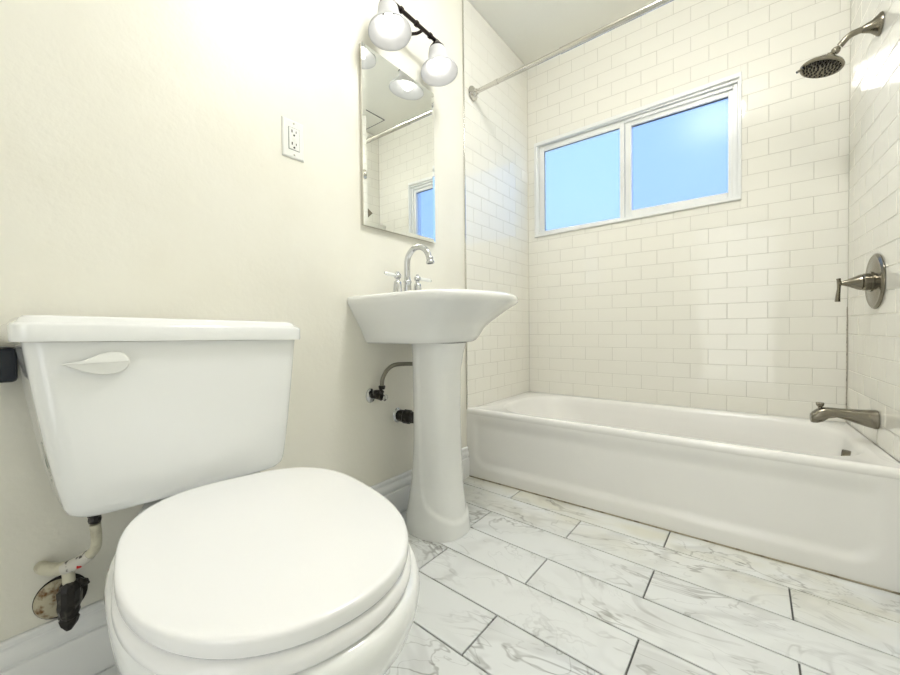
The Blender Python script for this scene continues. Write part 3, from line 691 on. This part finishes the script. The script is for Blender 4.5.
# inner bowl, an ellipse behind the rim
nn = len(rings[0])
def inner(z, ax_, by, cx=0.285):
    r = []
    for i in range(nn):
        p = rings[-1 if len(rings) else 0][i]; ang = math.atan2(r0[i][1]-YC, r0[i][0]-cx); r.append((cx+ax_*math.cos(ang), YC+by*math.sin(ang), z))
    return r
r0 = rings[-1]
rings += [inner(0.912, 0.172, 0.205), inner(0.909, 0.166, 0.199), inner(0.895, 0.155, 0.188), inner(0.86, 0.135, 0.165), inner(0.82, 0.10, 0.125), inner(0.80, 0.05, 0.06)]
loft(bm, rings)
bs = obj('basin', bm, 'pporc', SK, angle=48)
bm = bmesh.new(); lathe(bm, [(0,0),(0.022,0),(0.02,0.003),(0,0.003)], (0.285, YC, 0.8003), (0,0,1), 24); obj('drain', bm, 'chrome', SK)
# pedestal with a raised boot at its foot
def pedestal():
    bm = bmesh.new(); n, m_ = 120, 110; z1 = 0.7295; cy = 1.169; G = []
    for k in range(m_+1):
        z = z1*(k/m_)**1.15; t = z/z1
        # radii by height
        key = [(0,.213,.121,.108),(.03,.213,.119,.106),(.10,.215,.112,.101),(.25,.219,.097,.090),(.45,.222,.088,.085),(.65,.222,.086,.084),(.85,.223,.088,.085),(.95,.230,.096,.088),(1.0,.236,.104,.091)]
        for ka, kb in zip(key, key[1:]):
            if ka[0] <= t <= kb[0]:
                u = (t-ka[0])/(kb[0]-ka[0]); pcx, rx, ry = (ka[j]+(kb[j]-ka[j])*u for j in (1, 2, 3))
        row = []
        for i in range(n):
            a = 2*PI*i/n; c, s_ = math.cos(a), math.sin(a); p = 2.35
            q = (abs(c)**p+abs(s_)**p)**(-1/p)
            th_ = min(abs(a), 2*PI-abs(a)); h = interp(th_, ((0,.054),(.4,.060),(.8,.080),(1.2,.105),(1.4,.125),(1.55,.165),(1.66,.225),(1.75,.32),(1.9,.80),(3.2,.9)))
            st_ = sstep(h+0.010, h-0.010, z)
            k_ = 1.0+0.075*st_*(1 if th_ < 2.0 else 1)
            row.append(bm.verts.new((pcx+rx*q*c*k_, cy+ry*q*s_*k_, z+0.0008)))
        G.append(row)
    for p_, q_ in zip(G, G[1:]):
        for i in range(n): j = (i+1)%n; bm.faces.new((p_[i], p_[j], q_[j], q_[i]))
    bm.faces.new(G[0][::-1]); bm.faces.new(G[-1]); return bm
obj('pedestal', pedestal(), 'pporc', SK, angle=60)

# faucet
FY = 1.148; FX = 0.085; FZ = 0.912
fc = thing('faucet', 'chrome gooseneck faucet with two white lever handles on the sink', 'faucet', (FX, FY, FZ))
bm = bmesh.new(); lathe(bm, [(0,0),(0.024,0),(0.024,0.004),(0.018,0.009),(0.0155,0.030),(0.0145,0.060),(0.0165,0.064),(0.0165,0.069),(0.0135,0.073),(0.0125,0.09),(0,0.09)], (FX,FY,FZ+0.0005), (0,0,1), 28)
spt = obj('spout_base', bm, 'chrome', fc)
bm = bmesh.new()
arc = [(FX,FY,FZ+0.07),(FX,FY,FZ+0.135)]
for k in range(1, 9):
    a = PI-k*(PI*0.93)/8; arc.append((FX+0.060+0.060*math.cos(a), FY, FZ+0.141+0.060*math.sin(a)))
arc.append((arc[-1][0]+0.005, FY, arc[-1][2]-0.014))
tube(bm, arc, [0.0125]*3+[0.012]*6+[0.0105]*2, 20, 6); obj('gooseneck', bm, 'chrome', fc)
tip = Vector(arc[-1])
bm = bmesh.new(); lathe(bm, [(0,-0.014),(0.0115,-0.014),(0.0135,-0.010),(0.0135,-0.005),(0.012,-0.002),(0.0165,0.006),(0.0165,0.011),(0.012,0.011),(0.012,0.006),(0,0.006)], tip, (0.15,0,-1), 24); obj('aerator', bm, 'chrome', fc)
for sgn, yy in ((-1, FY-0.056), (1, FY+0.060)):
    bm = bmesh.new(); lathe(bm, [(0,0),(0.022,0),(0.022,0.005),(0.019,0.012),(0.016,0.050),(0.014,0.062),(0.0085,0.068),(0.008,0.074),(0.0135,0.078),(0.0150,0.086),(0.0125,0.093),(0.007,0.097),(0.0055,0.102),(0,0.104)], (FX,yy,FZ+0.0005), (0,0,1), 24)
    hh = obj('handle', bm, 'chrome', fc)
    bm = bmesh.new(); p0 = Vector((FX, yy+sgn*0.011, FZ+0.087)); dd = Vector((0.15, sgn*1.0, 0.02 if sgn < 0 else -0.06)).normalized()
    tube(bm, [p0, p0+dd*0.010, p0+dd*0.012, p0+dd*0.03, p0+dd*0.05, p0+dd*0.062], [0.0055,0.0055,0.0075,0.0072,0.0078,0.0060], 14, 3); obj('lever', bm, 'plastic', hh)
    bm = bmesh.new(); lathe(bm, [(0,0),(0.0062,0),(0.0066,0.003),(0.004,0.007),(0,0.008)], p0+dd*0.061, dd, 14); obj('end_cap', bm, 'chrome', hh)

# water shutoff under the sink
sv = thing('sink_water_valve', 'dark shutoff valve with curved braided hose under the sink', 'valve', (0, 1.028, 0.519))
bm = bmesh.new(); lathe(bm, [(0,0.0005),(0.027,0.0005),(0.025,0.005),(0.014,0.009),(0,0.009)], (0,1.015,0.522), (1,0,0), 28, squash=(0.9,1.1)); obj('escutcheon', bm, 'chrome', sv)
bm = bmesh.new(); tube(bm, [(0.006,1.018,0.522),(0.03,1.022,0.522),(0.052,1.028,0.520)], [0.012,0.013,0.016], 14, 3)
lathe(bm, [(0,0),(0.015,0.002),(0.016,0.016),(0.011,0.022),(0,0.023)], (0.030,1.022,0.5235), (0,0,1), 8)
lathe(bm, [(0,-0.004),(0.012,-0.002),(0.014,0.010),(0.0115,0.013),(0,0.013)], (0.034,1.046,0.548), (0,0,1), 8)
tube(bm, [(0.034,1.032,0.526),(0.034,1.046,0.540)], 0.011, 10, 0); obj('valve_body', bm, 'dark', sv)
bm = bmesh.new(); lathe(bm, [(0,0),(0.012,0.001),(0.017,0.006),(0.017,0.011),(0.010,0.015),(0,0.015)], (0.050,1.038,0.516), (1,0.5,-0.2), 12, squash=(1.25,0.75)); obj('valve_handle', bm, 'chrome', sv)
bm = bmesh.new(); tube(bm, [(0.034,1.046,0.558),(0.036,1.050,0.590),(0.040,1.072,0.622),(0.052,1.100,0.640),(0.075,1.145,0.642),(0.10,1.18,0.640)], 0.0084, 14, 8); obj('supply_hose', bm, 'hose', sv)
dp = thing('sink_drain_pipe', 'black drain coupling coming out of the wall behind the pedestal', 'drain pipe', (0, 1.17, 0.42))
bm = bmesh.new(); lathe(bm, [(0,0.0005),(0.032,0.0005),(0.029,0.005),(0.020,0.009),(0,0.009)], (0,1.163,0.417), (1,0,0), 28, squash=(0.85,1)); obj('escutcheon', bm, 'chrome', dp)
bm = bmesh.new(); lathe(bm, [(0,0.006),(0.024,0.006),(0.026,0.014),(0.026,0.030),(0.030,0.033),(0.0305,0.060),(0.026,0.064),(0.022,0.10),(0,0.10)], (0,1.163,0.417), (1,0.35,-0.10), 12); obj('coupling', bm, 'dark', dp, smooth=False)

# ------------------------------------------------------------------ mirror cabinet
mc = thing('mirror', 'tall frameless wall mirror with angled glass edges hung above the pedestal sink', 'mirror', (0, 1.19, 1.2))
MY0, MY1, MZ0, MZ1, MX = 0.983, 1.408, 1.191, 1.888, 0.020
bm = bmesh.new(); box(bm, (0.0008, MY0+0.001, MZ0+0.001), (0.0150, MY1-0.001, MZ1-0.001), 0.001); obj('backing', bm, 'steel', mc, smooth=False)
bm = bmesh.new(); bv = 0.016
A = [(0.0155,MY0,MZ0),(0.0155,MY1,MZ0),(0.0155,MY1,MZ1),(0.0155,MY0,MZ1)]
B = [(0.0180,a,b) for _, a, b in A]; C = [(MX,MY0+bv,MZ0+bv),(MX,MY1-bv,MZ0+bv),(MX,MY1-bv,MZ1-bv),(MX,MY0+bv,MZ1-bv)]
loft(bm, [A, B, C]); mg = obj('mirror_glass', bm, 'mirror', mc, smooth=False)
bm = bmesh.new(); P3 = [(1.001,1.222),(1.001,1.257),(1.024,1.243)]; loft(bm, [[(MX+0.0002, a, b) for a, b in P3], [(MX+0.0008, a, b) for a, b in P3]]); obj('dark_chip', bm, 'nickel', mg, smooth=False)

# ------------------------------------------------------------------ vanity light
vl = thing('vanity_light', 'two-lamp vanity light with frosted bell shades and dark bar above mirror', 'wall light', (0, 1.19, 2.05))
BX, BZ = 0.098, 2.052; LY = (1.046, 1.337)
bm = bmesh.new(); lathe(bm, [(0,0.0008),(0.050,0.0008),(0.048,0.010),(0.040,0.018),(0.018,0.022),(0,0.022)], (0,1.170,2.045), (1,0,0), 36); obj('backplate', bm, 'bronze', vl)
bm = bmesh.new(); tube(bm, [(BX,LY[0]-0.01,BZ),(BX,LY[1]+0.008,BZ)], 0.0085, 14, 0)
for y in (1.12, 1.21, 1.295): lathe(bm, [(0.0085,-0.006),(0.012,-0.005),(0.012,0.005),(0.0085,0.006)], (BX,y,BZ), (0,1,0), 16)
obj('bar', bm, 'bronze', vl)
for y in (1.248,):
    bm = bmesh.new(); tube(bm, [(0.016,1.190,2.040),(0.040,1.222,2.044),(0.070,1.246,BZ-0.004),(BX,y,BZ-0.003)], 0.0065, 12, 5); obj('arm', bm, 'bronze', vl)
SAX = (-0.15, 0.06, 1)
def shade(y):
    bm = bmesh.new()
    prof = [(0.026,-0.022),(0.033,-0.026),(0.038,-0.040),(0.041,-0.062),(0.044,-0.082),(0.049,-0.098),(0.059,-0.114),(0.071,-0.128),(0.079,-0.140),(0.0815,-0.150),(0.079,-0.1495),(0.0765,-0.140),(0.0685,-0.129),(0.056,-0.1155),(0.0465,-0.099),(0.0415,-0.082),(0.0385,-0.062),(0.0355,-0.041),(0.030,-0.029),(0.026,-0.0265)]
    prof = [(r, -0.032+(z+0.022)*0.93) for r, z in prof]
    lathe(bm, prof, (BX, y, BZ), SAX, 48); return bm
for y in LY:
    bm = bmesh.new(); lathe(bm, [(0,0.004),(0.010,0.003),(0.015,-0.005),(0.021,-0.016),(0.032,-0.032),(0.0365,-0.042),(0.036,-0.046),(0.0,-0.046)], (BX,y,BZ), SAX, 32); obj('socket_cup', bm, 'bronze', vl)
    obj('shade', shade(y), 'shade', vl, angle=70)
    bm = bmesh.new(); lathe(bm, [(0,-0.0465),(0.012,-0.047),(0.013,-0.070),(0.020,-0.086),(0.0275,-0.104),(0.0295,-0.118),(0.0265,-0.134),(0.017,-0.144),(0,-0.148)], (BX,y,BZ), SAX, 24); obj('bulb', bm, 'bulb', vl, angle=80)

# dome-shaped fill light added on the ceiling out of view to brighten the room
dl = thing('added_fill_dome', 'round frosted fill dome added to the bathroom ceiling out of view', 'fill light', (0.95, 1.02, H))
bm = bmesh.new(); lathe(bm, [(0,-0.001),(0.215,-0.001),(0.215,-0.018),(0.205,-0.024),(0,-0.024)], (0.95,1.02,H), (0,0,1), 48); obj('base_ring', bm, 'steel', dl)
bm = bmesh.new(); lathe(bm, [(0.195,-0.025),(0.200,-0.050),(0.196,-0.080),(0.175,-0.108),(0.130,-0.130),(0.070,-0.142),(0,-0.146)], (0.95,1.02,H), (0,0,1), 48); obj('dome', bm, 'dome', dl, angle=80)

# ------------------------------------------------------------------ ceiling hatch over the tub
bm = bmesh.new()
box(bm, (1.272, 1.90, H-0.004), (1.50, 2.243, H-0.0008), 0.001)
ch_ = thing('ceiling_hatch', 'painted access panel set in the ceiling above the tub', 'hatch', (1.38, 2.07, H-0.004))
obj('panel', bm, 'ceil', ch_, smooth=False)
bm = bmesh.new(); ring2 = [((1.265,1.893,H-0.0028),(1.272,2.25,H-0.0006)), ((1.50,1.893,H-0.0028),(1.507,2.25,H-0.0006)), ((1.272,1.893,H-0.0028),(1.50,1.90,H-0.0006)), ((1.272,2.243,H-0.0028),(1.50,2.25,H-0.0006))]
for a, b in ring2: box(bm, a, b)
obj('gap', bm, 'gasket', ch_, smooth=False)

# ------------------------------------------------------------------ GFCI outlet
ol = thing('power_outlet', 'white duplex power outlet with screwed cover plate on the painted wall', 'power outlet', (0, 0.703, 1.416))
bm = bmesh.new()
pz0, pz1, py0, py1 = 1.354, 1.478, 0.665, 0.741
A = [(0.0004,py0,pz0),(0.0004,py1,pz0),(0.0004,py1,pz1),(0.0004,py0,pz1)]; B = [(0.0035,a,b) for _, a, b in A]; C = [(0.0065,py0+0.004,pz0+0.004),(0.0065,py1-0.004,pz0+0.004),(0.0065,py1-0.004,pz1-0.004),(0.0065,py0+0.004,pz1-0.004)]
loft(bm, [A, B, C]); obj('cover_plate', bm, 'plastic', ol, smooth=False)
bm = bmesh.new(); box(bm, (0.0068, 0.686, 1.381), (0.0095, 0.722, 1.451), 0.0010, 1); rc = obj('receptacle', bm, 'plastic', ol, smooth=False)
bm = bmesh.new(); box(bm, (0.0066, 0.6845, 1.3795), (0.0072, 0.7235, 1.4525)); obj('shadow_gap', bm, 'ink', rc, smooth=False)
for z in (1.440, 1.400):
    for ya, yb, za, zb in ((0.694, 0.6975, z-0.005, z+0.004), (0.709, 0.7115, z-0.004, z+0.003)):
        bm = bmesh.new(); box(bm, (0.0096, ya, za), (0.0100, yb, zb)); obj('slot', bm, 'hole', rc, smooth=False)
    bm = bmesh.new(); lathe(bm, [(0,0.0096),(0.0032,0.0096),(0.0032,0.0100),(0,0.0100)], (0,0.703,z-0.0125), (1,0,0), 12); obj('ground_hole', bm, 'hole', rc, smooth=False)
bm = bmesh.new(); box(bm, (0.0096, 0.697, 1.4155), (0.0106, 0.709, 1.4195), 0.0004, 1); box(bm, (0.0096, 0.697, 1.4105), (0.0106, 0.709, 1.4140), 0.0004, 1); obj('test_buttons', bm, 'plastic', rc, smooth=False)
for z in (1.467, 1.365):
    bm = bmesh.new(); lathe(bm, [(0,0.0066),(0.0032,0.0066),(0.0025,0.0078),(0,0.0080)], (0,0.704,z), (1,0,0), 12); obj('screw', bm, 'steel', ol)
